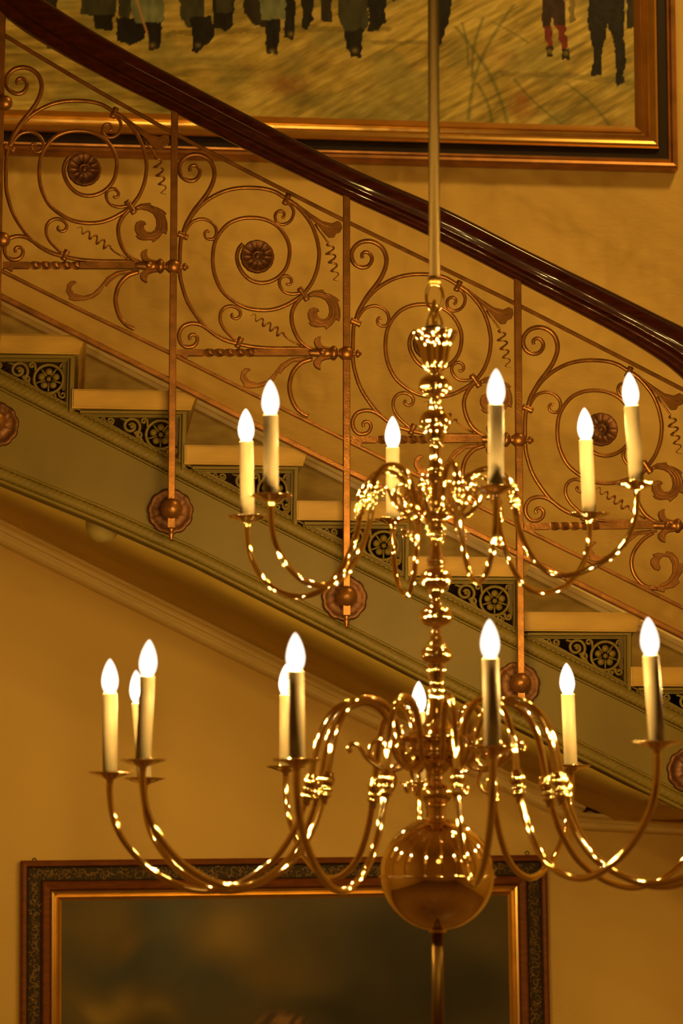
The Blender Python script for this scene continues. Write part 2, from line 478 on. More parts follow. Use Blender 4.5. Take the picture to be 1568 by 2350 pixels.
cornice([(-260, 1066), (0, 1196), (312, 1352), (625, 1508), (1143, 1764), (1330, 1853)], 'trim_1', -250, 1335, 50, 42)
cornice([(1310, 1868), (1568, 1889), (1900, 1917)], 'trim_2', 1318, 1640, 36, 26)

# wall skirting that follows the flight
sk_l = [(-260, 560), (190, 783), (545, 964), (1215, 1299), (1414, 1400), (1900, 1645)]
b = MB(); us2 = np.linspace(-200, 1750, 20)
pts = [P(u, interp(sk_l, u)+8, YW) for u in us2]
vs = []; fs = []
for p in pts: vs += [(p.x, YW-.02, p.z), (p.x, YW-.02, p.z-.42), (p.x, YW, p.z-.42), (p.x, YW, p.z)]
for i in range(len(pts)-1):
    p, q = 4*i, 4*i+4
    fs += [(p, p+1, q+1, q), (p+3, p, q, q+3), (p+1, p+2, q+2, q+1)]
b.add(vs, fs, False)
skirt = structure(b.build('baseboard_back', M['skirting']))
b = MB(); n = len(pts)
nn = [Vector((.447, 0, .894))]*n
b.sweep([Vector((p.x, YW, p.z)) for p in pts], [(-.024, 0), (-.024, -.024), (-.010, -.027), (-.007, -.036), (.008, -.042), (.016, -.036), (.016, 0)], nn, [Vector((0, 1, 0))]*n, smooth=False)
b.build('bead_moulding', M['creampaint'], skirt)

# ================================================================== stair railing
rail = empty('stair_railing', (P(784, 1500, YR).x, YR, P(784, 1560, YR).z),
             'bronze scrollwork stair railing with polished dark mahogany handrail', 'railing')
# handrail
hr = [(-260, -190, 78), (-120, -96, 82), (0, -22, 84), (100, 50, 85), (250, 139, 80), (400, 217, 75), (600, 321, 73), (800, 419, 68),
      (1000, 509, 72), (1200, 611, 74), (1400, 712, 80), (1490, 760, 86), (1568, 806, 97), (1625, 858, 100), (1672, 925, 100), (1690, 1010, 96)]
YH_ = YR
pc = catmull(hr, 6); pts = [P(p[0], p[1], YH_) for p in pc]; sc = [p[2]/75.0 for p in pc]; n = len(pts)
hp = [(0, .0455), (.014, .044), (.026, .038), (.033, .028), (.036, .015), (.0355, .004), (.032, -.006), (.026, -.012), (.0245, -.016),
      (.027, -.020), (.030, -.0245), (.030, -.029), (.026, -.034), (.019, -.0365), (.018, -.041), (.013, -.045), (0, -.0455)]
hp = hp+[(-a, c) for a, c in hp[-2:0:-1]]
outs = []; ups = []
for i in range(n):
    t = (pts[min(i+1, n-1)]-pts[max(i-1, 0)]).normalized(); ups.append(Vector((-t.z, 0, t.x))); outs.append(Vector((0, -1, 0)))
b = MB(); b.sweep(pts, [[(a*s_, c*s_) for a, c in hp] for s_ in sc], outs, ups)
o = b.build('handrail', M['mahogany'], rail); o['label'] = 'polished dark mahogany handrail'
# three sloping bars
def flatbar(line, hpx, dep, name, m='bronze', rnd=False):
    h = hpx*YR/FPX
    pts = along(line, 0, YR, .1, -220, 1760); n = len(pts); nn = []
    for i in range(n):
        t = (pts[min(i+1, n-1)]-pts[max(i-1, 0)]).normalized(); nn.append(Vector((-t.z, 0, t.x)))
    b = MB(); c = h*.22
    b.sweep(pts, [(-h/2+c, -dep), (h/2-c, -dep), (h/2, -dep+c), (h/2, dep-c), (h/2-c, dep), (-h/2+c, dep), (-h/2, dep-c), (-h/2, -dep+c)], nn, [Vector((0, 1, 0))]*n, smooth=False)
    return b.build(name, M[m], rail)
flatbar([(-260, -82), (0, 75), (100, 136), (240, 218), (390, 301), (590, 405), (790, 506), (1190, 700), (1560, 890), (1900, 1064)], 9, .005, 'upper_bar')
flatbar([(-260, 492), (0, 620), (161, 700), (388, 809), (798, 1012), (1201, 1213), (1568, 1395), (1900, 1560)], 9, .005, 'lower_bar')
flatbar([(-260, 545), (27, 693), (397, 878), (700, 1033), (1110, 1233), (1364, 1358), (1568, 1460), (1900, 1625)], 15, .008, 'base_bar')

# posts: positions measured along the flight
PO = P(398, 612, YR)                     # knop of the first post in full view
P3 = P(1191, 1010, YR)
DX = (P3.x-PO.x)/2; DZ = (P3.z-PO.z)/2
def knop(i): return Vector((PO.x+DX*i, YR, PO.z+DZ*i))
px = YR/FPX                              # one photo pixel in metres at the railing
hr_z = lambda x: float(np.interp(x, [p.x for p in pts_h], [p.z for p in pts_h]))
pts_h = [P(p[0], p[1], YH_) for p in pc[:-14]]
ros_off = P(398, 612, YR).z-P(398, 1168, YR).z
# shared meshes around the knop as origin
O0 = Vector((0, 0, 0))
def latx(prof, c=(0, 0, 0), seg=16, flute=None): # lathe along +x in pixels
    b = MB(); b.lathe([(r*px, h*px)+tuple(q) for r, h, *q in prof], c, axis=(1, 0, 0), seg=seg, flute=flute); return b
ball_prof = [(18*math.sin(math.pi*k/12)+1e-9, -18*math.cos(math.pi*k/12)) for k in range(13)]
ball_me = latx(ball_prof, seg=20).mesh('knop', M['bronze'])
fin_me = latx([(7, 14), (8, 17), (5, 20), (5, 22), (9, 24), (9.5, 28), (6, 31), (4, 33), (3.5, 35), (0, 36)], seg=12).mesh('side_finial', M['bronze'])
# rosette on the string with lobed rim
b = MB(); R0 = 54*px; sg = 60; ring = []
def lob(a): return 1-.05*abs(math.sin(5.5*a))**6*1.2
profr = [(0.15, -.030), (.30, -.022), (.36, -.014), (.80, -.012), (.93, -.019), (1.0, -.014), (1.0, 0.0)]
vs = []; fs = []
for r, y in profr:
    for k in range(sg):
        a = 2*math.pi*k/sg
        yy = y+(-.002*max(0, math.cos(11*a))**16 if .35 < r < .95 else 0)
        vs.append((R0*r*lob(a)*math.sin(a), yy, -R0*r*lob(a)*math.cos(a)))
for i in range(len(profr)-1):
    for k in range(sg):
        k2 = (k+1) % sg; fs.append((i*sg+k, i*sg+k2, (i+1)*sg+k2, (i+1)*sg+k))
fs.append(tuple(range(sg)))
b.add(vs, fs); ros_me = b.mesh('rosette', M['bronzedark'])
b = MB(); b.lathe([(0, -25*px), (9*px, -23*px), (17*px, -17*px), (23*px, -8*px), (25*px, 2*px), (22*px, 12*px), (14*px, 20*px), (8*px, 26*px)], (0, 0, 0), axis=(0, 1, 0), seg=20)
boss_me = b.mesh('boss', M['bronze'])
b = MB()
b.box((-8*px, -.010, -44*px), (8*px, .006, -20*px))
b.lathe([(5*px, -44*px), (7*px, -47*px), (4*px, -51*px), (7*px, -56*px), (7*px, -60*px), (4*px, -66*px), (4.5*px, -70*px), (1*px, -76*px)], (0, 0, 0), axis=(0, 0, 1), seg=12)
drop_me = b.mesh('drop_finial', M['bronze'])
ROS_Y = YS
for i in range(-1, 4):
    kp = knop(i)
    ztop = hr_z(kp.x)-.02; zbot = kp.z-ros_off+.01
    b = MB(); hw = 8.2*px; dp = .009; c = .0018
    prof = [(-hw+c, -dp), (hw-c, -dp), (hw, -dp+c), (hw, dp-c), (hw-c, dp), (-hw+c, dp), (-hw, dp-c), (-hw, -dp+c)]
    b.sweep([Vector((kp.x, YR, ztop)), Vector((kp.x, YR, zbot))], prof, [Vector((1, 0, 0))]*2, [Vector((0, 1, 0))]*2, smooth=False)
    post = b.build('post', M['bronze'], rail, kp)
    if i == -1:
        for vv in (236, 550):
            q = P(4, vv, YR-.012); q.x = kp.x+.012
            link_mesh('knop', ball_me, post, q)
    else:
        link_mesh('knop', ball_me, post, kp); link_mesh('side_finial', fin_me, post, kp)
    rc = Vector((kp.x, 0, kp.z-ros_off))
    link_mesh('rosette', ros_me, post, Vector((rc.x, YS, rc.z)))
    link_mesh('boss', boss_me, post, Vector((rc.x, YR-.004, rc.z)))
    link_mesh('drop_finial', drop_me, post, Vector((rc.x, YR, rc.z)))

# scroll panel, traced on the bay between the first and second post (crop at 3.409x from 380, 300)
def c3(x, y): return P(380+x/3.4087, 300+y/3.4087, YR)-PO
def c6(x, y): return P(600+x/6.0308, 600+y/6.0308, YR)-PO
def rod(pts, r0=4.9, r1=None, f=c3, per=6, seg=10, y=None):
    q = catmull(pts, per); n = len(q)
    p3 = [f(*p[:2]) for p in q]
    if y: p3 = [p+Vector((0, y, 0)) for p in p3]
    r1 = r0 if r1 is None else r1
    b = MB(); b.tube(p3, [px*lerp(r0, r1, max(0, (i/(n-1)-.6)/.4)) for i in range(n)], seg, up=(0, 1, 0)); return b
spine = [(130, 820), (150, 760), (190, 690), (250, 610), (330, 540), (430, 485), (530, 455), (640, 445), (760, 452), (850, 475), (920, 515), (950, 535),
         (1015, 578), (1080, 645), (1140, 730), (1180, 830), (1200, 930), (1200, 1000), (1185, 1090), (1150, 1180), (1110, 1240), (1075, 1280), (1020, 1320),
         (930, 1370), (830, 1400), (720, 1402), (620, 1380), (530, 1330), (450, 1260), (400, 1170), (375, 1080), (370, 980), (385, 880), (425, 800), (490, 730),
         (580, 690), (680, 680), (780, 695), (870, 740), (930, 810), (965, 890), (970, 970), (950, 1060), (900, 1130), (830, 1175), (750, 1190), (670, 1170),
         (610, 1120), (570, 1050), (558, 980), (575, 920), (605, 885)]
parts = []
def part(b, name, m='bronze'): parts.append((name, b.mesh(name, M[m])))
main_me = rod(spine).mesh('scroll_panel', M['bronze'])
part(rod([(130, 825), (118, 870), (112, 1000), (114, 1130), (135, 1230), (170, 1330), (230, 1430), (300, 1520), (380, 1590), (460, 1635), (560, 1665), (700, 1692), (850, 1702), (1000, 1702), (1100, 1706), (1160, 1715)]), 'scroll')
part(rod([(140, 805), (158, 740), (190, 680), (230, 615), (290, 540), (340, 470), (375, 390), (382, 320), (358, 250), (305, 203), (235, 185), (165, 203), (117, 255), (108, 310), (130, 360), (180, 390), (230, 385), (262, 352), (268, 312), (245, 278), (212, 272), (190, 290), (193, 318)], 5.6, 4.2), 'scroll')
part(rod([(150, 795), (185, 740), (225, 705), (290, 690), (350, 710), (390, 752), (398, 800), (382, 840), (348, 850), (315, 833), (307, 802), (325, 783), (345, 793)], 4.0, 3.2), 'scroll')
part(rod([(950, 550), (990, 600), (1002, 645), (985, 695), (950, 725), (905, 732), (868, 708), (858, 668), (873, 637), (905, 626), (928, 645), (925, 672), (910, 680)], 4.0, 3.2), 'scroll')
part(rod([(1060, 1268), (990, 1277), (932, 1260), (897, 1215), (892, 1172), (915, 1142), (955, 1136), (983, 1160), (983, 1190), (962, 1203), (946, 1190)], 4.2, 3.2), 'scroll')
part(rod([(560, 1645), (510, 1602), (460, 1550), (430, 1490), (430, 1430), (460, 1387), (510, 1371), (560, 1387), (586, 1420), (578, 1455), (550, 1470), (522, 1458), (517, 1440), (530, 1432)], 4.2, 3.2), 'scroll')
part(rod([(560, 1662), (480, 1640), (400, 1600), (330, 1550), (270, 1516), (200, 1508), (140, 1530), (108, 1580), (110, 1640), (145, 1685), (195, 1692), (235, 1670), (250, 1630), (235, 1600), (205, 1595), (187, 1612), (193, 1635)], 5.0, 4.0), 'scroll')
part(rod([(1085, 1280), (1025, 1345), (990, 1420), (988, 1490), (1010, 1570), (1050, 1640), (1110, 1690), (1180, 1722)], 5.2), 'scroll')
part(rod([(700, 1350), (560, 1400), (450, 1510), (400, 1640), (390, 1760), (420, 1900), (480, 2020), (570, 2100), (650, 2140)], 5.6, f=c6), 'scroll')
def collar(a, bb, r=9.5):
    p, q = c3(*a), c3(*bb); b = MB()
    d = (q-p); L_ = d.length
    b.lathe([(2*px, -L_*.06), (r*px*.75, -L_*.06), (r*px*.8, L_*.1), (r*px*.74, L_*.25), (r*px*.74, L_*.75), (r*px*.8, L_*.9), (r*px*.75, L_*1.06), (2*px, L_*1.06)], p, axis=d, seg=12)
    return b
part(collar((100, 805), (172, 835)), 'collar'); part(collar((962, 505), (932, 572)), 'collar')
part(collar((1050, 1235), (1108, 1322)), 'collar'); part(collar((592, 1622), (562, 1690)), 'collar')
# rosette in the eye of the spiral
b = MB(); rc = c3(718, 985); sg = 72; vs = []; fs = []
pr = [(0.0, -.013), (.10, -.0125), (.17, -.008), (.20, -.006), (.24, -.011), (.29, -.011), (.33, -.005), (.55, -.004), (.80, -.006), (.90, -.010), (.97, -.009), (1.0, -.003), (1.0, .004), (0, .005)]
for r, y in pr:
    for k in range(sg):
        a = 2*math.pi*k/sg
        yy = y-(.0065*max(0, math.cos(12*a))**6*(1-abs(r-.55)/.35) if .3 < r < .88 else 0)
        rr = 40*px*r*(1-(.03*max(0, -math.cos(12*a))**4 if r > .9 else 0))
        vs.append((rc.x+rr*math.sin(a), rc.y+yy, rc.z+rr*math.cos(a)))
for i in range(len(pr)-1):
    for k in range(sg):
        k2 = (k+1) % sg; fs.append((i*sg+k, (i+1)*sg+k, (i+1)*sg+k2, i*sg+k2))
b.add(vs, fs); part(b, 'rosette', 'bronzedark')
# leaves
curl = [(640, 450), (720, 405), (855, 390), (872, 430), (960, 455), (1040, 500), (1080, 540), (1058, 562), (1090, 660), (1096, 760), (1080, 826), (1032, 805), (990, 870), (900, 940), (872, 905), (760, 912),
        (690, 892), (655, 850), (682, 842), (646, 780), (640, 720), (665, 662), (730, 635), (788, 655), (802, 690), (772, 702), (772, 742), (810, 790), (868, 803), (918, 770), (940, 700), (930, 610), (890, 540), (820, 500), (730, 482), (650, 495)]
curl_veins = [[(650, 470), (760, 440), (880, 470), (980, 560), (1020, 660), (1015, 760), (960, 840), (870, 880), (770, 880), (700, 840)],
              [(660, 480), (780, 462), (880, 500), (960, 600), (980, 700), (950, 790), (880, 840), (790, 840), (735, 800), (715, 740), (740, 690)],
              [(870, 440), (980, 510), (1050, 620), (1070, 720), (1065, 800)]]
def leaf(outl, veins, f=c6, d=.008, vr=2.0):
    b = MB(); b.plate([f(*p) for p in outl], d)
    for v_ in veins:
        q = catmull(v_, 4); n = len(q)
        b.tube([f(*p)+Vector((0, -d*.5, 0)) for p in q], [px*vr*(1-.6*i/(n-1)) for i in range(n)], 6)
    return b
part(leaf(curl, curl_veins), 'acanthus_leaf')
part(leaf([(985, 535), (1060, 590), (1140, 650), (1230, 708), (1300, 725), (1345, 705), (1375, 720), (1382, 760), (1366, 795), (1336, 806), (1320, 835), (1280, 838), (1240, 800), (1195, 742), (1150, 700), (1090, 640), (1010, 572)],
          [[(1020, 565), (1120, 650), (1220, 730), (1330, 770)]], f=c3, d=.006, vr=1.6), 'trumpet_leaf')
part(leaf([(1150, 1768), (980, 1778), (900, 1828), (850, 1895), (790, 1958), (720, 1975), (655, 1957), (625, 1912), (640, 1887), (668, 1868), (655, 1856), (620, 1860), (592, 1888), (584, 1940), (612, 1985), (605, 2000), (650, 2016), (730, 2010), (800, 1990), (850, 1950), (890, 1885), (897, 1905), (930, 1862), (1000, 1810), (1150, 1790)],
          [[(1100, 1775), (980, 1800), (900, 1860), (830, 1945), (740, 1992), (660, 1985), (620, 1945), (610, 1900)]], f=c3, d=.007, vr=1.8), 'acanthus_leaf')
# corkscrew tendrils
def tendril(lead, a, e, turns, amp, r0):
    A = np.array(a, float); E = np.array(e, float); d = E-A; Ln = np.linalg.norm(d); d /= Ln; nrm = np.array([-d[1], d[0]])
    n = int(turns*14); p3 = [c3(*p[:2]) for p in lead]; rs = [px*r0]*len(lead)
    for k in range(n+1):
        t = k/n; ph = 2*math.pi*turns*t
        am = amp*(1-.45*t)*min(1, t*6)
        q = A+d*Ln*t+nrm*am*math.sin(ph)
        p3.append(c3(*q)+Vector((0, am/3.4087*px*math.cos(ph), 0))); rs.append(px*r0*(1-.7*max(0, t-.6)/.4))
    b = MB(); b.tube(p3, rs, 8); return b
part(tendril([(1060, 1683), (1000, 1655), (955, 1625)], (935, 1605), (672, 1442), 4.6, 34, 2.3), 'tendril')
part(tendril([(1170, 730), (1205, 785), (1240, 830), (1262, 862)], (1272, 872), (1342, 1185), 4.6, 40, 2.3), 'tendril')
# twisted bar
A = c3(92, 1737); E = c3(1120, 1737); b = MB(); n = 120; vs = []; fs = []; hs = 7.6*px
for i in range(n+1):
    t = i/n; x = lerp(A.x, E.x, t); z = lerp(A.z, E.z, t)
    u = 92+t*1028
    tw_ = 2*math.pi*1.25*min(1, max(0, (u-290)/(690-290)))
    sc_ = .92 if 290 < u < 690 else 1
    for k in range(4):
        a = math.pi/4+math.pi/2*k+tw_
        vs.append((x, A.y+hs*1.414*sc_*math.cos(a), z+hs*1.414*sc_*math.sin(a)))
for i in range(n):
    for k in range(4):
        k2 = (k+1) % 4; fs.append((i*4+k, i*4+k2, (i+1)*4+k2, (i+1)*4+k))
b.add(vs, fs, False)
w = c3(130, 1755)
b.plate([c3(95, 1755), c3(180, 1758), c3(165, 1790), c3(120, 1765)], .010)
part(b, 'twisted_bar')
# calyx at the end of the bar
cz = c3(1200, 1737)
b = latx([(7, -30), (9, -18), (10, -6), (12, 6), (12, 18), (11, 26), (15, 29), (17.5, 32), (17.5, 37), (14, 41), (9, 44), (8, 47), (11, 49), (11, 52), (7, 55), (7, 60)], (cz.x, cz.y, cz.z), 18)
up_ = [(725, 1110), (740, 1070), (788, 1042), (825, 1034), (816, 1062), (815, 1110), (840, 1160), (900, 1185), (955, 1188), (955, 1250), (860, 1240), (800, 1228), (748, 1182)]
dn_ = [(720, 1420), (740, 1460), (780, 1490), (822, 1500), (815, 1440), (838, 1382), (900, 1355), (958, 1350), (955, 1285), (860, 1295), (780, 1325), (722, 1378)]
b.plate([c6(*p) for p in up_], .013); b.plate([c6(*p) for p in dn_], .013)
ft = c6(860, 1265)
b.lathe([(0, -20*px), (6*px, -18*px), (9*px, -12*px), (8*px, 0)], (ft.x, ft.y, ft.z), axis=(0.3, 1, 0), seg=10)
part(b, 'calyx')
# curl that finishes the lower arc of the last bay
def cz3(x, y): return P(1180+x/4.0412, 1000+y/4.0412, YR)-knop(2)
end_arc = rod([(1290, 900), (1200, 960), (1120, 1060), (1090, 1160), (1105, 1260), (1160, 1350), (1250, 1410), (1330, 1418)], 5.0, f=cz3)
end_leaf = leaf([(1255, 1385), (1340, 1385), (1430, 1340), (1470, 1270), (1470, 1190), (1440, 1130), (1390, 1118), (1350, 1150), (1345, 1190), (1360, 1225), (1345, 1255), (1300, 1240), (1268, 1195), (1268, 1150), (1300, 1120), (1285, 1100), (1330, 1085), (1410, 1090), (1415, 1068), (1470, 1085), (1520, 1140), (1530, 1180), (1570, 1185), (1560, 1270), (1520, 1330), (1540, 1360), (1480, 1410), (1400, 1425), (1395, 1452), (1340, 1440), (1270, 1415)],
                [[(1300, 1400), (1400, 1390), (1480, 1320), (1510, 1220), (1480, 1130), (1410, 1100), (1330, 1110)]], f=cz3, d=.008)
end_arc_me = end_arc.mesh('scroll', M['bronze']); end_leaf_me = end_leaf.mesh('acanthus_leaf', M['bronze'])
for i in range(-1, 3):
    kp = knop(i)
    pan = link_mesh('scroll_panel', main_me, rail, kp)
    for j, (nm, me) in enumerate(parts):
        if i == 2 and nm == 'scroll' and j == 8:
            link_mesh('scroll', end_arc_me, pan, kp); continue
        link_mesh(nm, me, pan, kp)
    if i == 2: link_mesh('acanthus_leaf', end_leaf_me, pan, kp)

# ================================================================== pictures on the wall
def srgb(c): return tuple(((x/255)/12.92 if x/255 <= .04045 else ((x/255+.055)/1.055)**2.4) for x in c)
LREF = (.54, .335, .12)
def alb(c):
    l = srgb(c); return np.array([min(.85, l[k]/LREF[k]) for k in range(3)])
def frame_loop(x0, x1, z0, z1, prof, roll, pivot):
    """mitred loop; prof = (distance outwards from the sight edge, height off the wall)"""
    b = MB(); k = len(prof); vs = []; fs = []
    for (cx, sx, cz_, sz) in ((x0, -1, z0, -1), (x1, 1, z0, -1), (x1, 1, z1, 1), (x0, -1, z1, 1)):
        for d, h in prof: vs.append(Vector((cx+sx*d, YW-h, cz_+sz*d)))
    q = Matrix.Rotation(roll, 4, 'Y')
    vs = [q @ (v-pivot)+pivot for v in vs]
    for i in range(4):
        j = (i+1) % 4
        for a in range(k-1): fs.append((i*k+a, j*k+a, j*k+a+1, i*k+a+1))
    b.add(vs, fs, False); return b
def canvas(name, x0, x1, z0, z1, h, nx, nz, fn, m, roll, pivot, parent):
    X, Z = np.meshgrid(np.linspace(x0, x1, nx+1), np.linspace(z0, z1, nz+1))
    q = Matrix.Rotation(roll, 4, 'Y'); co = []
    for x, z in zip(X.ravel(), Z.ravel()): co.append(q @ (Vector((x, YW-h, z))-pivot)+pivot)
    uv = np.array([proj(p) for p in co])
    cols = fn(uv[:, 0].reshape(X.shape), uv[:, 1].reshape(X.shape)).reshape(-1, 3)
    idx = np.arange((nx+1)*(nz+1)).reshape(nz+1, nx+1)
    f = np.stack([idx[:-1, :-1], idx[:-1, 1:], idx[1:, 1:], idx[1:, :-1]], -1).reshape(-1, 4)
    b = MB(); b.v = [tuple(p) for p in co]; b.f = [tuple(int(i) for i in r) for r in f]; b.sm = [True]*len(b.f)
    o = b.build(name, m, parent)
    at = o.data.color_attributes.new('paint', 'FLOAT_COLOR', 'POINT')
    buf = np.ones((len(co), 4), np.float32); buf[:, :3] = cols; at.data.foreach_set('color', buf.ravel())
    return o
# ---- upper picture: people walking along a trodden street
def inpoly(U, V, poly):
    ins = np.zeros(U.shape, bool); n = len(poly)
    for i in range(n):
        x1, y1 = poly[i]; x2, y2 = poly[(i+1) % n]
        if y1 == y2: continue
        c = ((y1 > V) != (y2 > V)) & (U < (x2-x1)*(V-y1)/(y2-y1)+x1); ins ^= c
    return ins
def vnoise(U, V, sx, sy, seed):
    r = np.random.RandomState(seed); g = r.rand(64, 64)
    x = U/sx+100; y = V/sy+100; i = np.floor(x).astype(int); j = np.floor(y).astype(int); fx = x-i; fy = y-j
    fx = fx*fx*(3-2*fx); fy = fy*fy*(3-2*fy)
    G = lambda a, c: g[a % 64, c % 64]
    return (G(i, j)*(1-fx)+G(i+1, j)*fx)*(1-fy)+(G(i, j+1)*(1-fx)+G(i+1, j+1)*fx)*fy
def street(U, V):
    base = alb((142, 100, 26)); lt = alb((172, 126, 40)); dk = alb((92, 66, 14)); gr = alb((96, 78, 24)); rd = alb((122, 62, 14))
    ang = np.where(U < 950, -.35-.25*(U/950), .35*(U-950)/500-.5)
    A = U*np.cos(.5)+V*np.sin(-.5); Bq = U*np.sin(.5)+V*np.cos(.5)
    left = 1/(1+np.exp((U-520)/90.0))
    n1 = vnoise(U+V*1.3, V, 90, 9, 1)*left+vnoise(A, Bq, 70, 9, 2)*(1-left)
    n2 = vnoise(U+V*1.0, V, 40, 5, 3)*left+vnoise(A+30, Bq, 28, 4, 4)*(1-left)
    n3 = vnoise(U, V, 120, 60, 5)
    t = .5*n1+.35*n2+.3*n3
    col = base[None, None]*np.ones(U.shape+(1,))
    mixc = lambda c, w: col*(1-w[..., None])+np.array(c)[None, None]*w[..., None]
    col = mixc(lt, np.clip((t-.55)*3.2, 0, .9)); col = mixc(dk, np.clip((.50-t)*3.0, 0, .75))
    col = mixc(gr, np.clip((vnoise(U, V, 75, 45, 6)-.55)*1.8, 0, .45))
    for cx, cy, sx, sy, w in ((1200, 240, 26, 32, .8), (665, 195, 45, 22, .6), (1150, 130, 40, 14, .35), (640, 205, 22, 14, .4), (1420, 290, 50, 12, .3)):
        g = np.exp(-((U-cx)/sx)**2-((V-cy)/sy)**2)*w*(.5+vnoise(U, V, 10, 10, 8)); col = mixc(rd, np.clip(g, 0, .8))
    for x0, y0, x1, y1, bend, wd_ in ((1180, 10, 1075, 275, -25, 5), (1045, 60, 1165, 285, 20, 5), (1110, 40, 1085, 180, -10, 4), (1130, 50, 1215, 100, 5, 4), (1095, 190, 1130, 290, 8, 4), (1060, 50, 1075, 150, 4, 3), (1180, 180, 1290, 285, -10, 4), (1300, 190, 1400, 290, 10, 4)):
        t_ = np.clip((V-y0)/(y1-y0), 0, 1); xc = x0+(x1-x0)*t_+bend*np.sin(np.pi*t_)
        g = np.exp(-((U-xc)/wd_)**2)*((V > y0) & (V < y1)); col = mixc(alb((62, 58, 16)), np.clip(g*.6, 0, .7))
    wob = (vnoise(U, V, 11, 11, 9)-.5)*6; wob2 = (vnoise(U, V, 11, 11, 10)-.5)*6
    Uw, Vw = U+wob, V+wob2
    K = (26, 18, 6); CO = (50, 40, 14); GY = (92, 80, 34); BR = (38, 26, 8)
    figs = [
        # cast shade strokes of feet are part of the painted picture
        ((70, 50, 12), [(380, 72), (700, 58), (900, 64), (900, 72), (560, 76), (380, 84)]), ((74, 54, 14), [(840, 92), (985, 92), (985, 103), (850, 101)]),
        ((84, 60, 15), [(1150, 165), (1370, 170), (1465, 190), (1465, 198), (1300, 180), (1150, 176)]),
        (BR, [(30, -400), (130, -400), (130, 70), (140, 100), (110, 112), (100, 60), (60, 50)]),
        (CO, [(178, -400), (268, -400), (266, 40), (185, 34)]), (K, [(214, 34), (262, 34), (258, 68), (220, 66)]),
        (CO, [(268, -400), (300, -400), (300, 60), (275, 55)]),
        (K, [(268, 40), (372, 44), (368, 112), (340, 118), (338, 70), (330, 90), (300, 105), (270, 92)]), (GY, [(292, -400), (374, -400), (376, 50), (312, 54), (300, 20)]),
        (CO, [(400, -400), (472, -400), (470, 50), (436, 64), (414, 44)]), (K, [(438, 40), (486, 34), (494, 84), (470, 104), (452, 122), (438, 118), (442, 80)]),
        (K, [(488, -400), (540, -400), (536, 56), (520, 70), (490, 66)]), (CO, [(500, -400), (536, -400), (534, 30), (498, 28)]),
        (BR, [(546, -400), (612, -400), (608, 64), (580, 54), (560, 30)]), (K, [(608, 44), (646, 44), (640, 104), (636, 128), (612, 118), (610, 80)]), (GY, [(580, -400), (660, -400), (660, 40), (598, 48)]),
        (K, [(652, -400), (690, -400), (678, 60), (672, 92), (652, 86), (656, 40)]), (K, [(692, -400), (724, -400), (718, 44), (704, 72), (694, 60)]), (BR, [(732, -400), (766, -400), (762, 50), (738, 48)]),
        (K, [(790, 60), (836, 58), (832, 96), (830, 130), (808, 132), (794, 110)]), (CO, [(762, -400), (850, -400), (844, 62), (792, 72), (778, 40)]),
        (K, [(842, -400), (898, -400), (884, 30), (888, 52), (868, 68), (846, 72)]), (BR, [(890, -400), (930, -400), (924, -2), (900, 4)]),
        (K, [(990, -400), (1042, -400), (1036, 20), (1020, 80), (1010, 106), (1000, 100)]),
        ((44, 24, 8), [(1232, -400), (1302, -400), (1296, 62), (1276, 62), (1268, 40), (1262, 70), (1246, 66)]),
        ((92, 28, 10), [(1248, 62), (1268, 62), (1268, 112), (1256, 112)]), ((92, 28, 10), [(1276, 56), (1296, 56), (1304, 108), (1292, 116)]),
        (K, [(1252, 108), (1270, 108), (1270, 128), (1256, 128)]), (K, [(1290, 112), (1306, 112), (1308, 136), (1290, 136)]),
        ((100, 70, 22), [(1304, -400), (1326, -400), (1320, 50), (1306, 54)]),
        (K, [(1342, -400), (1440, -400), (1432, 60), (1436, 140), (1430, 176), (1416, 172), (1410, 110), (1396, 54), (1384, 110), (1382, 156), (1360, 160), (1360, 100), (1350, 50)]),
        (K, [(1358, 150), (1384, 152), (1380, 174), (1356, 174)]), (K, [(1412, 168), (1434, 172), (1436, 192), (1416, 198)]),
        (BR, [(1436, -400), (1475, -400), (1475, 60), (1440, 66)])]
    for c, poly in figs:
        m_ = inpoly(Uw, Vw, poly)
        tint = alb(c)[None]*(0.75+.6*vnoise(U, V, 9, 26, 11)[m_][:, None])
        k_ = .45 if c[0] in (70, 74, 84) else 1.0
        col[m_] = col[m_]*(1-k_)+tint*k_
    xs_ = 314+(V)*.31; g = (np.abs(U-xs_) < 2.2) & (V < 82); col[g] = alb((150, 92, 30))
    for cx, cy in ((350, 104), (455, 104), (625, 118), (815, 116), (1300, 122), (1262, 118), (668, 78)):
        g = np.exp(-((U-cx)/6)**2-((V-cy)/5)**2)*.7; col = mixc(alb((120, 84, 26)), np.clip(g, 0, .8))
    return np.clip(col, .004, .85)
i0 = P(1466, 298, YW-.05); UX1 = i0.x; UZ0 = i0.z; UX0 = UX1-3.1; UZ1 = UZ0+1.7
def pxw(n_): return n_*YW/FPX
upic = empty('street_scene_painting', ((UX0+UX1)/2, YW, UZ0-.15), 'large gilt-framed painting of people in coats walking, hanging above the handrail', 'painting')
pv = Vector((UX1, YW, UZ0)); roll = math.radians(0.0)
prof_g = [(-.012, .046), (0.0, .052), (.010, .058), (.013, .052), (.022, .058), (.030, .054), (.038, .066), (.048, .076), (.058, .078), (.066, .072), (.072, .060)]
prof_k = [(.072, .062), (.074, .050), (.104, .050), (.106, .056)]
prof_o = [(.104, .052), (.108, .060), (.114, .058), (.118, .052), (.122, .062), (.132, .064), (.140, .056), (.143, .030), (.143, .002)]
for nm, pr_, mm in (('gilt_moulding', prof_g, 'gilt'), ('black_band', prof_k, 'blackband'), ('outer_moulding', prof_o, 'giltred')):
    frame_loop(UX0, UX1, UZ0, UZ1, pr_, roll, pv).build(nm, M[mm], upic)
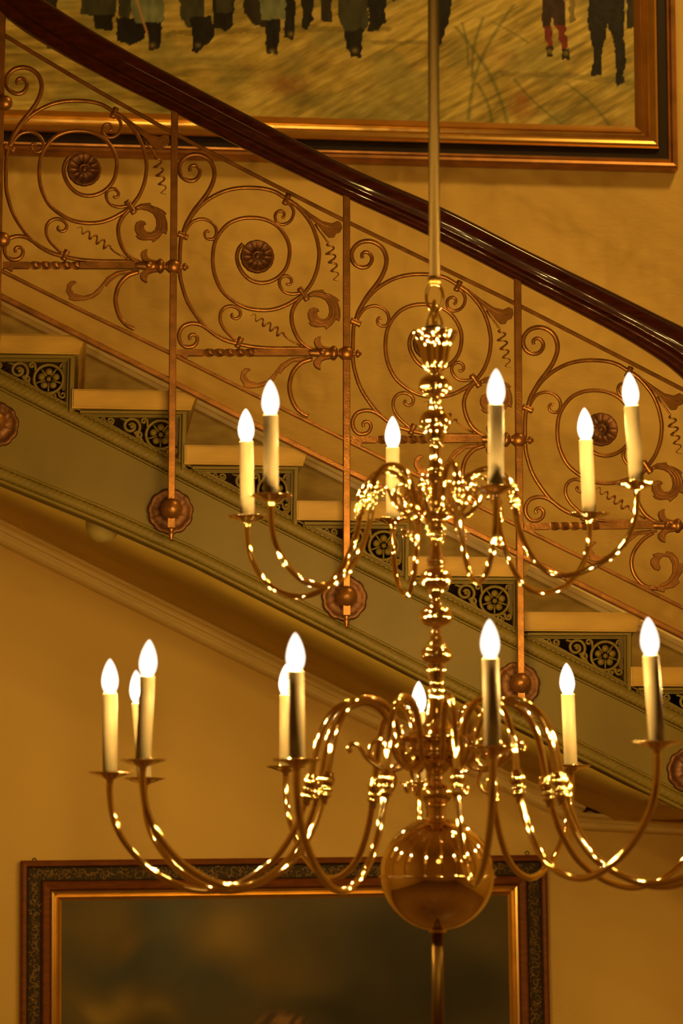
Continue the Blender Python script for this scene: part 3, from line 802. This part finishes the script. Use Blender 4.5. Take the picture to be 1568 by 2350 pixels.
canvas('canvas', UX0-.005, UX1+.005, UZ0-.005, UZ1, .046, 860, 330, street, M['painting'], roll, pv, upic)
# ---- lower picture: clouded sky over a head of hair, carved frame
i0 = P(137, 2064, YW-.04); i1 = P(1170, 2050, YW-.04)
LX0 = i0.x; LX1 = i1.x; LZ1 = (i0.z+i1.z)/2; LZ0 = LZ1-1.25
def sky(U, V):
    col = np.ones(U.shape+(3,))*alb((70, 46, 8))
    mixc = lambda c, w: col*(1-w[..., None])+np.array(alb(c))[None, None]*w[..., None]
    wv = (vnoise(U, V, 120, 90, 21)-.5)*110; wv2 = (vnoise(U, V, 120, 90, 22)-.5)*90; Uw = U+wv; Vw = V+wv2
    for cx, cy, sx, sy, c, w in ((400, 2100, 70, 90, (46, 40, 16), .8), (300, 2230, 140, 50, (44, 38, 16), .85), (480, 2260, 120, 60, (44, 36, 13), .7),
                                 (200, 2130, 80, 50, (88, 58, 8), .6), (270, 2185, 50, 30, (96, 60, 10), .5), (530, 2130, 80, 60, (106, 68, 10), .85), (640, 2220, 60, 50, (88, 56, 8), .6), (250, 2300, 60, 28, (118, 78, 14), .9),
                                 (330, 2330, 60, 22, (104, 68, 12), .7), (170, 2340, 50, 25, (84, 58, 10), .6), (700, 2110, 70, 60, (66, 44, 8), .5), (900, 2180, 160, 110, (36, 24, 5), .9), (1050, 2280, 200, 120, (30, 20, 4), .9), (800, 2330, 150, 60, (32, 21, 4), .9), (560, 2500, 900, 130, (26, 17, 4), .9)):
        col = mixc(c, np.clip(np.exp(-((Uw-cx)/sx)**2-((Vw-cy)/sy)**2)*w, 0, 1))
    hair = 1/(1+np.exp((((U-645)/75)**2+((V-2400)/78)**2-1)*9)); st = vnoise(U+V*.8, V, 9, 26, 23)
    col = mixc((60, 30, 6), hair*.9); col = mixc((112, 66, 16), hair*np.clip((st-.5)*2.2, 0, .9))
    return np.clip(col, .004, .8)
lpic = empty('cloud_sky_painting', ((LX0+LX1)/2, YW, LZ0-.17), 'dark cloudy painting in a carved red-brown frame below the stairs', 'painting')
pv2 = Vector(((LX0+LX1)/2, YW, LZ1)); roll2 = math.radians(-.65)
for nm, pr_, mm in (('gilt_slip', [(-.006, .030), (.0, .034), (.006, .040), (.012, .036), (.018, .044), (.026, .046), (.030, .038)], 'gilt'),
                    ('wood_moulding', [(.029, .040), (.034, .050), (.052, .056), (.058, .050), (.060, .044)], 'redwood'),
                    ('carved_band', [(.059, .046), (.064, .040), (.104, .040), (.110, .048)], 'darkband'),
                    ('outer_moulding', [(.109, .046), (.112, .056), (.122, .058), (.130, .050), (.131, .002)], 'redwood')):
    o = frame_loop(LX0, LX1, LZ0, LZ1, pr_, roll2, pv2).build(nm, M[mm], lpic)
    if nm == 'carved_band': band = o
q = Matrix.Rotation(roll2, 4, 'Y'); b = MB()
def relief(p0, p1):
    d = (p1-p0); L_ = d.length; d.normalize(); nn = Vector((-d.z, 0, d.x)); s = 0.0; k = 0
    while s < L_:
        sg_ = 1 if k % 2 else -1; r = random.uniform(.011, .016); c = p0+d*s+nn*(sg_*.004)
        a0 = random.uniform(0, 6.28); pts = []
        for i in range(11):
            t = i/10; a = a0+sg_*4.6*t; rr = r*(1-.75*t); pts.append(c+d*(rr*math.cos(a))+nn*(rr*math.sin(a)))
        b.tube([q @ (p-pv2)+pv2 for p in pts], [.0022*(1-.3*i/10) for i in range(11)], 5)
        for j in range(4):
            e = c+d*random.uniform(-.02, .02)+nn*random.uniform(-.016, .016); a = random.uniform(0, 6.28)
            e2 = e+(d*math.cos(a)+nn*math.sin(a))*random.uniform(.008, .016)
            b.tube([q @ (p-pv2)+pv2 for p in (e, (e+e2)/2+nn*.002, e2)], [.0012, .0028, .0008], 5)
        s += random.uniform(.012, .018); k += 1
dm = .084; yb = YW-.041
relief(Vector((LX0-dm, yb, LZ1+dm)), Vector((LX1+dm, yb, LZ1+dm)))
relief(Vector((LX0-dm, yb, LZ1+dm-.03)), Vector((LX0-dm, yb, LZ0-dm)))
relief(Vector((LX1+dm, yb, LZ1+dm-.03)), Vector((LX1+dm, yb, LZ0-dm)))
o = b.build('carved_scrolls', M['carved'], band); o['kind'] = 'stuff'
canvas('canvas', LX0-.004, LX1+.004, LZ0, LZ1+.004, .030, 150, 130, sky, M['cloudpaint'], roll2, pv2, lpic)
for (u, v, lb) in ((79, 1974, 'small iron ring hook over the left corner of the carved frame'), (1210, 1958, 'small iron ring hook over the right corner of the carved frame')):
    c = P(u, v, YW-.012); hk = empty('picture_hook', (c.x, YW, c.z), lb, 'hook')
    b = MB(); b.tube([c+Vector((.0065*math.cos(2*math.pi*k/16), 0, .0065*math.sin(2*math.pi*k/16))) for k in range(16)], .0016, 6, closed=True); b.build('ring', M['iron'], hk)
    b = MB(); b.tube([c+Vector((0, .014, .006)), c+Vector((0, -.004, .006))], .0018, 8); b.build('nail', M['iron'], hk)

# dome lamp under the flight
lc = P(236, 1204, 7.76)
sl = empty('dome_lamp', lc, 'unlit white glass dome lamp fixed under the stairs', 'lamp')
b = MB(); rr = 40*7.76/FPX
b.lathe([(0, -rr*1.02), (rr*.35, -rr*.98), (rr*.7, -rr*.78), (rr*.92, -rr*.45), (rr, 0), (rr*.97, rr*.25), (rr*.8, rr*.3)], lc, seg=28); b.build('glass_dome', M['glass'], sl)
b = MB(); b.lathe([(rr*.85, rr*.25), (rr*1.05, rr*.28), (rr*1.05, rr*.45), (rr*.9, rr*.6)], lc, seg=28); b.build('base_ring', M['brassdark'], sl)

# ================================================================== chandelier
YC = 5.5
AX = P(1002, 1600, YC)
PX = YC/FPX*math.cos(0)          # one photo pixel in metres at the chandelier axis
def az(v): return P(1002, v, YC).z
chan = empty('chandelier', (AX.x, YC, az(2340)), 'two-tiered polished brass chandelier with lit candle bulbs, hanging from a rod', 'chandelier')
def ax_l(name, prof, mt='brass', seg=32, flute=None, parent=None):
    b = MB(); b.lathe([(p[0]*PX, az(p[1])-az(1600))+tuple(p[2:]) for p in prof], (AX.x, YC, az(1600)), seg=seg, flute=flute)
    return b.build(name, M[mt], parent or chan)
def smooth_prof(pts, per=4): return [tuple(q) for q in catmull([tuple(p)+(0,)*(3-len(p)) for p in pts], per)]
# suspension rod goes up to the ceiling
b = MB(); b.tube([Vector((AX.x, YC, RZT)), Vector((AX.x, YC, az(640)))], 13.2*PX, 20); b.build('suspension_rod', M['rod'], chan)
b = MB(); b.lathe([(12*PX, 0), (16*PX, .003), (16*PX, .012), (13*PX, .016)], (AX.x, YC, az(652)), seg=20); b.build('rod_ferrule', M['brassdark'], chan)
def ringo(v0, v1, w, ang, r, name):
    b = MB(); zc_ = (az(v0)+az(v1))/2; hz = (az(v0)-az(v1))/2
    d = RIGHT*math.cos(ang)+Vector((0, 1, 0))*math.sin(ang)
    b.tube([Vector((AX.x, YC, zc_))+d*(w*PX*math.cos(2*math.pi*k/28))+Vector((0, 0, hz*math.sin(2*math.pi*k/28))) for k in range(28)], r*PX, 10, closed=True)
    return b.build(name, M['brass'], chan)
ringo(650, 714, 20, 0.1, 4.2, 'hanging_ring'); ringo(690, 765, 14, 1.2, 4.2, 'hanging_ring')
for sx in (-1, 1):
    b = MB(); b.tube([Vector((AX.x+sx*6*PX, YC, az(712))), Vector((AX.x+sx*16*PX, YC, az(735))), Vector((AX.x+sx*22*PX, YC, az(766)))], 3*PX, 8); b.build('hook_wire', M['brassdark'], chan)
ax_l('cap_dome', [(0.01, 746), (20, 749), (32, 756), (38, 766)], 'black')
ax_l('stem_vase', smooth_prof([(20, 770), (44, 766), (54, 762), (55, 764), (52, 768, .05), (42, 782, .09), (35, 800, .10), (31, 820, .10), (28, 838, .08), (24, 848), (15, 852), (12, 856)]), seg=64, flute=10)
def bead(name, v, r, h, neck0=12, neck1=12, top=None, fl=True):
    pr_ = []
    for k in range(13):
        a = math.pi*(.06+.88*k/12); rr = r*math.sin(a)**.9
        pr_.append((max(rr, neck0 if k < 6 else neck1), v-h*math.cos(a), (.035 if (fl and k > 6) else 0)))
    return ax_l(name, pr_, seg=64, flute=18)
bead('stem_knop', 886, 39, 27)
ax_l('stem_neck', smooth_prof([(13, 852), (16, 857), (22, 862), (14, 868)]), seg=24)
ax_l('stem_neck', smooth_prof([(14, 908), (10, 916), (13, 921), (10, 926), (15, 933), (14, 942), (20, 950)]), seg=24)
bead('stem_knop', 968, 37, 29)
ax_l('stem_baluster', smooth_prof([(26, 990), (25, 998), (20, 1012), (13, 1019), (17, 1024), (14, 1032), (13, 1050), (15, 1066), (20, 1078), (18, 1088), (24, 1094), (26, 1102)]), seg=40)
ax_l('upper_hub', smooth_prof([(16, 1098), (34, 1102), (38, 1112), (36, 1130), (37, 1160), (40, 1176), (36, 1186), (26, 1194), (24, 1206), (26, 1212), (16, 1220)]), seg=48, flute=12)
ax_l('stem_baluster', smooth_prof([(15, 1216), (19, 1224), (18, 1230), (11, 1240), (12, 1256), (17, 1276), (22, 1288), (19, 1294), (22, 1300)]), seg=40)
bead('stem_knop', 1328, 37, 26)
ax_l('stem_neck', smooth_prof([(18, 1350), (19, 1356), (15, 1366), (10, 1375), (13, 1380), (10, 1385), (14, 1390)]), seg=24)
bead('stem_knop', 1414, 39, 26)
ax_l('stem_neck', smooth_prof([(16, 1436), (10, 1444), (13, 1449), (10, 1454), (15, 1460), (17, 1470), (24, 1480)]), seg=24)
bead('stem_knop', 1502, 37, 24)
ax_l('stem_baluster', smooth_prof([(18, 1522), (20, 1530), (21, 1538), (18, 1552, .03), (15, 1568, .03), (17, 1576), (19, 1584), (18, 1600), (20, 1625), (24, 1645), (31, 1660), (42, 1672), (64, 1680), (76, 1688)]), seg=48, flute=16)
ax_l('lower_hub', smooth_prof([(60, 1682), (80, 1688), (82, 1696), (74, 1702), (62, 1706), (60, 1722), (66, 1730), (62, 1738), (46, 1744), (38, 1752), (26, 1768), (16, 1776), (14, 1782)]), seg=48, flute=12)
ax_l('stem_neck', [(13, 1774), (13, 1800)], seg=24)
bead('stem_knop', 1822, 37, 26)
ax_l('stem_neck', smooth_prof([(20, 1842), (24, 1848), (21, 1854), (21, 1876), (26, 1882)]), seg=24)
RS = 131; vc = 2006
ax_l('globe', [(max(.01, RS*math.sin(math.pi*k/32)), vc-RS*math.cos(math.pi*k/32)) for k in range(33)], seg=64)
ax_l('globe_seam', [(RS-1, vc+3), (RS+4, vc+4), (RS+5, vc+6), (RS+4, vc+8), (RS-1, vc+9)], seg=64)
b = MB(); b.tube([Vector((AX.x, YC, az(vc+RS-4))), Vector((AX.x, YC, az(2520)))], 14*PX, 20); b.build('lower_rod', M['lowrod'], chan)
ax_l('rod_collar', [(14, 2130), (20, 2133), (20, 2139), (14, 2142)], seg=24)

FH = Vector((math.sin(YAW), math.cos(YAW), 0))
def adir(th): return -FH*math.cos(th)+RIGHT*math.sin(th)
def solve(u, R, front, z):
    best = None
    lo, hi = (-89, 89) if front else (91, 269)
    for k in range(int((hi-lo)*4)+1):
        th = math.radians(lo+k/4); p = Vector((AX.x, YC, z))+adir(th)*R
        e = abs(proj(p)[0]-u)
        if best is None or e < best[0]: best = (e, th)
    return best[1]
UPR = [(1.0, 8), (1.0, 40), (.985, 90), (.93, 140), (.85, 175), (.75, 195), (.66, 199), (.57, 185), (.49, 145), (.44, 100), (.41, 60), (.40, 30), (.393, 0), (.375, -35), (.33, -64), (.27, -75), (.20, -66), (.155, -40), (.125, 0), (.10, 25), (.05, 30)]
LOW = [(1.0, 8), (1.0, 50), (.985, 110), (.945, 165), (.87, 222), (.77, 263), (.68, 277), (.59, 264), (.505, 228), (.445, 170), (.41, 110), (.39, 60), (.383, 25), (.372, -20), (.35, -75), (.31, -117), (.25, -137), (.19, -126), (.15, -95), (.13, -55), (.122, -22), (.105, 0), (.06, 4)]
bulb_pr = [(0.0, 1.0), (.16, .965), (.34, .90), (.55, .80), (.74, .68), (.90, .54), (.99, .40), (1.0, .30), (.93, .18), (.78, .08), (.62, .0), (.60, -.06)]
def make_arm(th, R, zd, zhub, prof, rt, pan_r, lean, scallop):
    d = adir(th); base = Vector((AX.x, YC, 0)); n = 7
    q = catmull(prof, 5); dzo = zd-zhub
    pts = []
    for rr, dz in q:
        w_ = min(1, max(0, (rr-.40)/.45)); w_ = w_*w_*(3-2*w_)
        pts.append(base+d*(rr*R)+Vector((0, 0, zhub+dzo*w_-dz*PX)))
    b = MB(); b.tube(pts, rt*PX, 10, up=d.cross(Vector((0, 0, 1))))
    # knuckle where the hoop meets the bow
    i0_ = min(range(len(q)), key=lambda i: abs(q[i][0]-.39)+(0 if q[i][1] < 120 else 9))
    kp_ = pts[i0_]; kd = (pts[i0_-2]-pts[i0_+2]).normalized()
    arm = b.build('arm', M['brass'], chan, pts[-1])
    b = MB(); s_ = rt/8.0
    b.lathe([(8*PX*s_, 30*PX), (13*PX*s_, 27*PX), (11*PX*s_, 22*PX), (15*PX*s_, 17*PX), (17*PX*s_, 6*PX), (14*PX*s_, -2*PX), (11*PX*s_, -6*PX), (16*PX*s_, -10*PX), (16*PX*s_, -14*PX), (11*PX*s_, -18*PX),
             (15*PX*s_, -22*PX), (15*PX*s_, -27*PX), (10*PX*s_, -31*PX), (9*PX*s_, -45*PX)], kp_, axis=-kd, seg=14)
    b.build('knuckle', M['brass'], arm)
    c = base+d*R; c.z = zd
    # drip pan
    b = MB(); pr_ = [(6, -24), (9, -22), (8, -17), (12, -13), (24, -8), (38, -3.5, .02), (pan_r-3, -.5, .05), (pan_r, 1.5, .06), (pan_r-4, 2.2, .05), (24, -3), (18, -4), (18, 4), (1, 4)]
    b.lathe([(p[0]*PX, p[1]*PX)+((p[2] if scallop else p[2]*.25,) if len(p) > 2 else ()) for p in pr_], c, seg=48, flute=12); b.build('drip_pan', M['brass'], arm)
    axd = (Vector((0, 0, 1))+RIGHT*lean).normalized()
    b = MB(); hc = 183*PX; rc_ = 16.8*PX
    b.lathe([(rc_, 2*PX), (rc_, hc-1.5*PX), (rc_*.92, hc), (rc_*.8, hc), (rc_*.78, hc-6*PX), (.001, hc-6*PX)], c, axis=axd, seg=24); b.build('candle_sleeve', M['candle'], arm)
    b = MB(); hb = 78*PX; rb = 19.5*PX
    b.lathe([(max(r*rb, .0002), h*hb) for r, h in bulb_pr], c+axd*(hc+2*PX), axis=axd, seg=14)
    b.build('bulb', M['bulb'], arm)
    b = MB(); fc = c+axd*(hc+2*PX+hb*.36)
    b.lathe([(.0001, -.013), (.0030, -.009), (.0042, 0), (.0030, .009), (.0001, .013)], fc, axis=axd, seg=10); b.build('filament', M['filament'], arm)
def tier(data, R, zhub, prof, rt, pan_r, scallop):
    for (u, v, front, th, lean) in data:
        z = az(v)
        if th is None: th_ = solve(u, R, front, z)
        else: th_ = math.radians(th)
        p = Vector((AX.x, YC, z))+adir(th_)*R
        if v is not None:
            for _ in range(4):
                p.z += (proj(p)[1]-v)/FPX*(p-CAM).length
        make_arm(th_, R, p.z, zhub, prof, rt, pan_r, lean, scallop)
R1 = 468*PX; R2 = 752*PX
tier([(568, 1187, False, None, -.02), (622, 1138, True, None, -.01), (902, 1193, False, None, 0), (1138, 1120, True, None, .01), (1353, 1180, False, None, -.035), (1478, 1110, True, None, -.055)],
     R1, az(1150), UPR, 7.2, 49, True)
tier([(250, 1774, True, -88, -.012), (328, 1745, True, None, .045), (332, 1787, False, None, -.09), (682, 1744, True, None, -.015), (655, 1760, False, None, .0), (962, 1797, False, None, 0),
      (1131, 1716, True, None, -.02), (1312, 1758, False, None, -.035), (1508, 1704, True, None, -.06), (0, 1738, True, 68, 0), (0, 1765, False, 95, 0), (0, 1778, False, 116, 0)],
     R2, az(1745), LOW, 8.2, 52, False)
# scrolled brackets between the arms
def bracket(th, R, zh, k):
    d = adir(th); c = Vector((AX.x, YC, zh)); b = MB()
    T = lambda pts: [c+d*(p[0]*PX)+Vector((0, 0, -p[1]*PX)) for p in catmull(pts, 5)]
    b.tube(T([(.16*R, -8), (.19*R, -32), (.24*R, -40), (.29*R, -30), (.30*R, -5), (.26*R, 20), (.21*R, 26), (.175*R, 12), (.18*R, -6), (.205*R, -12), (.22*R, -2)]), 4.6*PX*k, 8)
    b.tube(T([(.12*R, 10), (.17*R, 30), (.24*R, 30), (.31*R, 5), (.345*R, -22), (.375*R, -30), (.395*R, -20), (.385*R, -10)]), 5.0*PX*k, 8)
    b.tube(T([(.20*R, 32), (.185*R, 55), (.20*R, 78), (.225*R, 84), (.24*R, 72), (.23*R, 64)]), 4.4*PX*k, 8)
    for p in ((.22*R, -3), (.388*R, -14), (.232*R, 68)):
        b.lathe([(0, -6*PX*k), (5.5*PX*k, -3*PX*k), (5.5*PX*k, 3*PX*k), (0, 6*PX*k)], T([p, (p[0]+.001, p[1])])[0], seg=10)
    b.build('scroll_bracket', M['brass'], chan)
for k in range(6): bracket(math.radians(-15+60*k), 330, az(1152), .95)
for k in range(6): bracket(math.radians(23+60*k), 520, az(1735), 1.1)
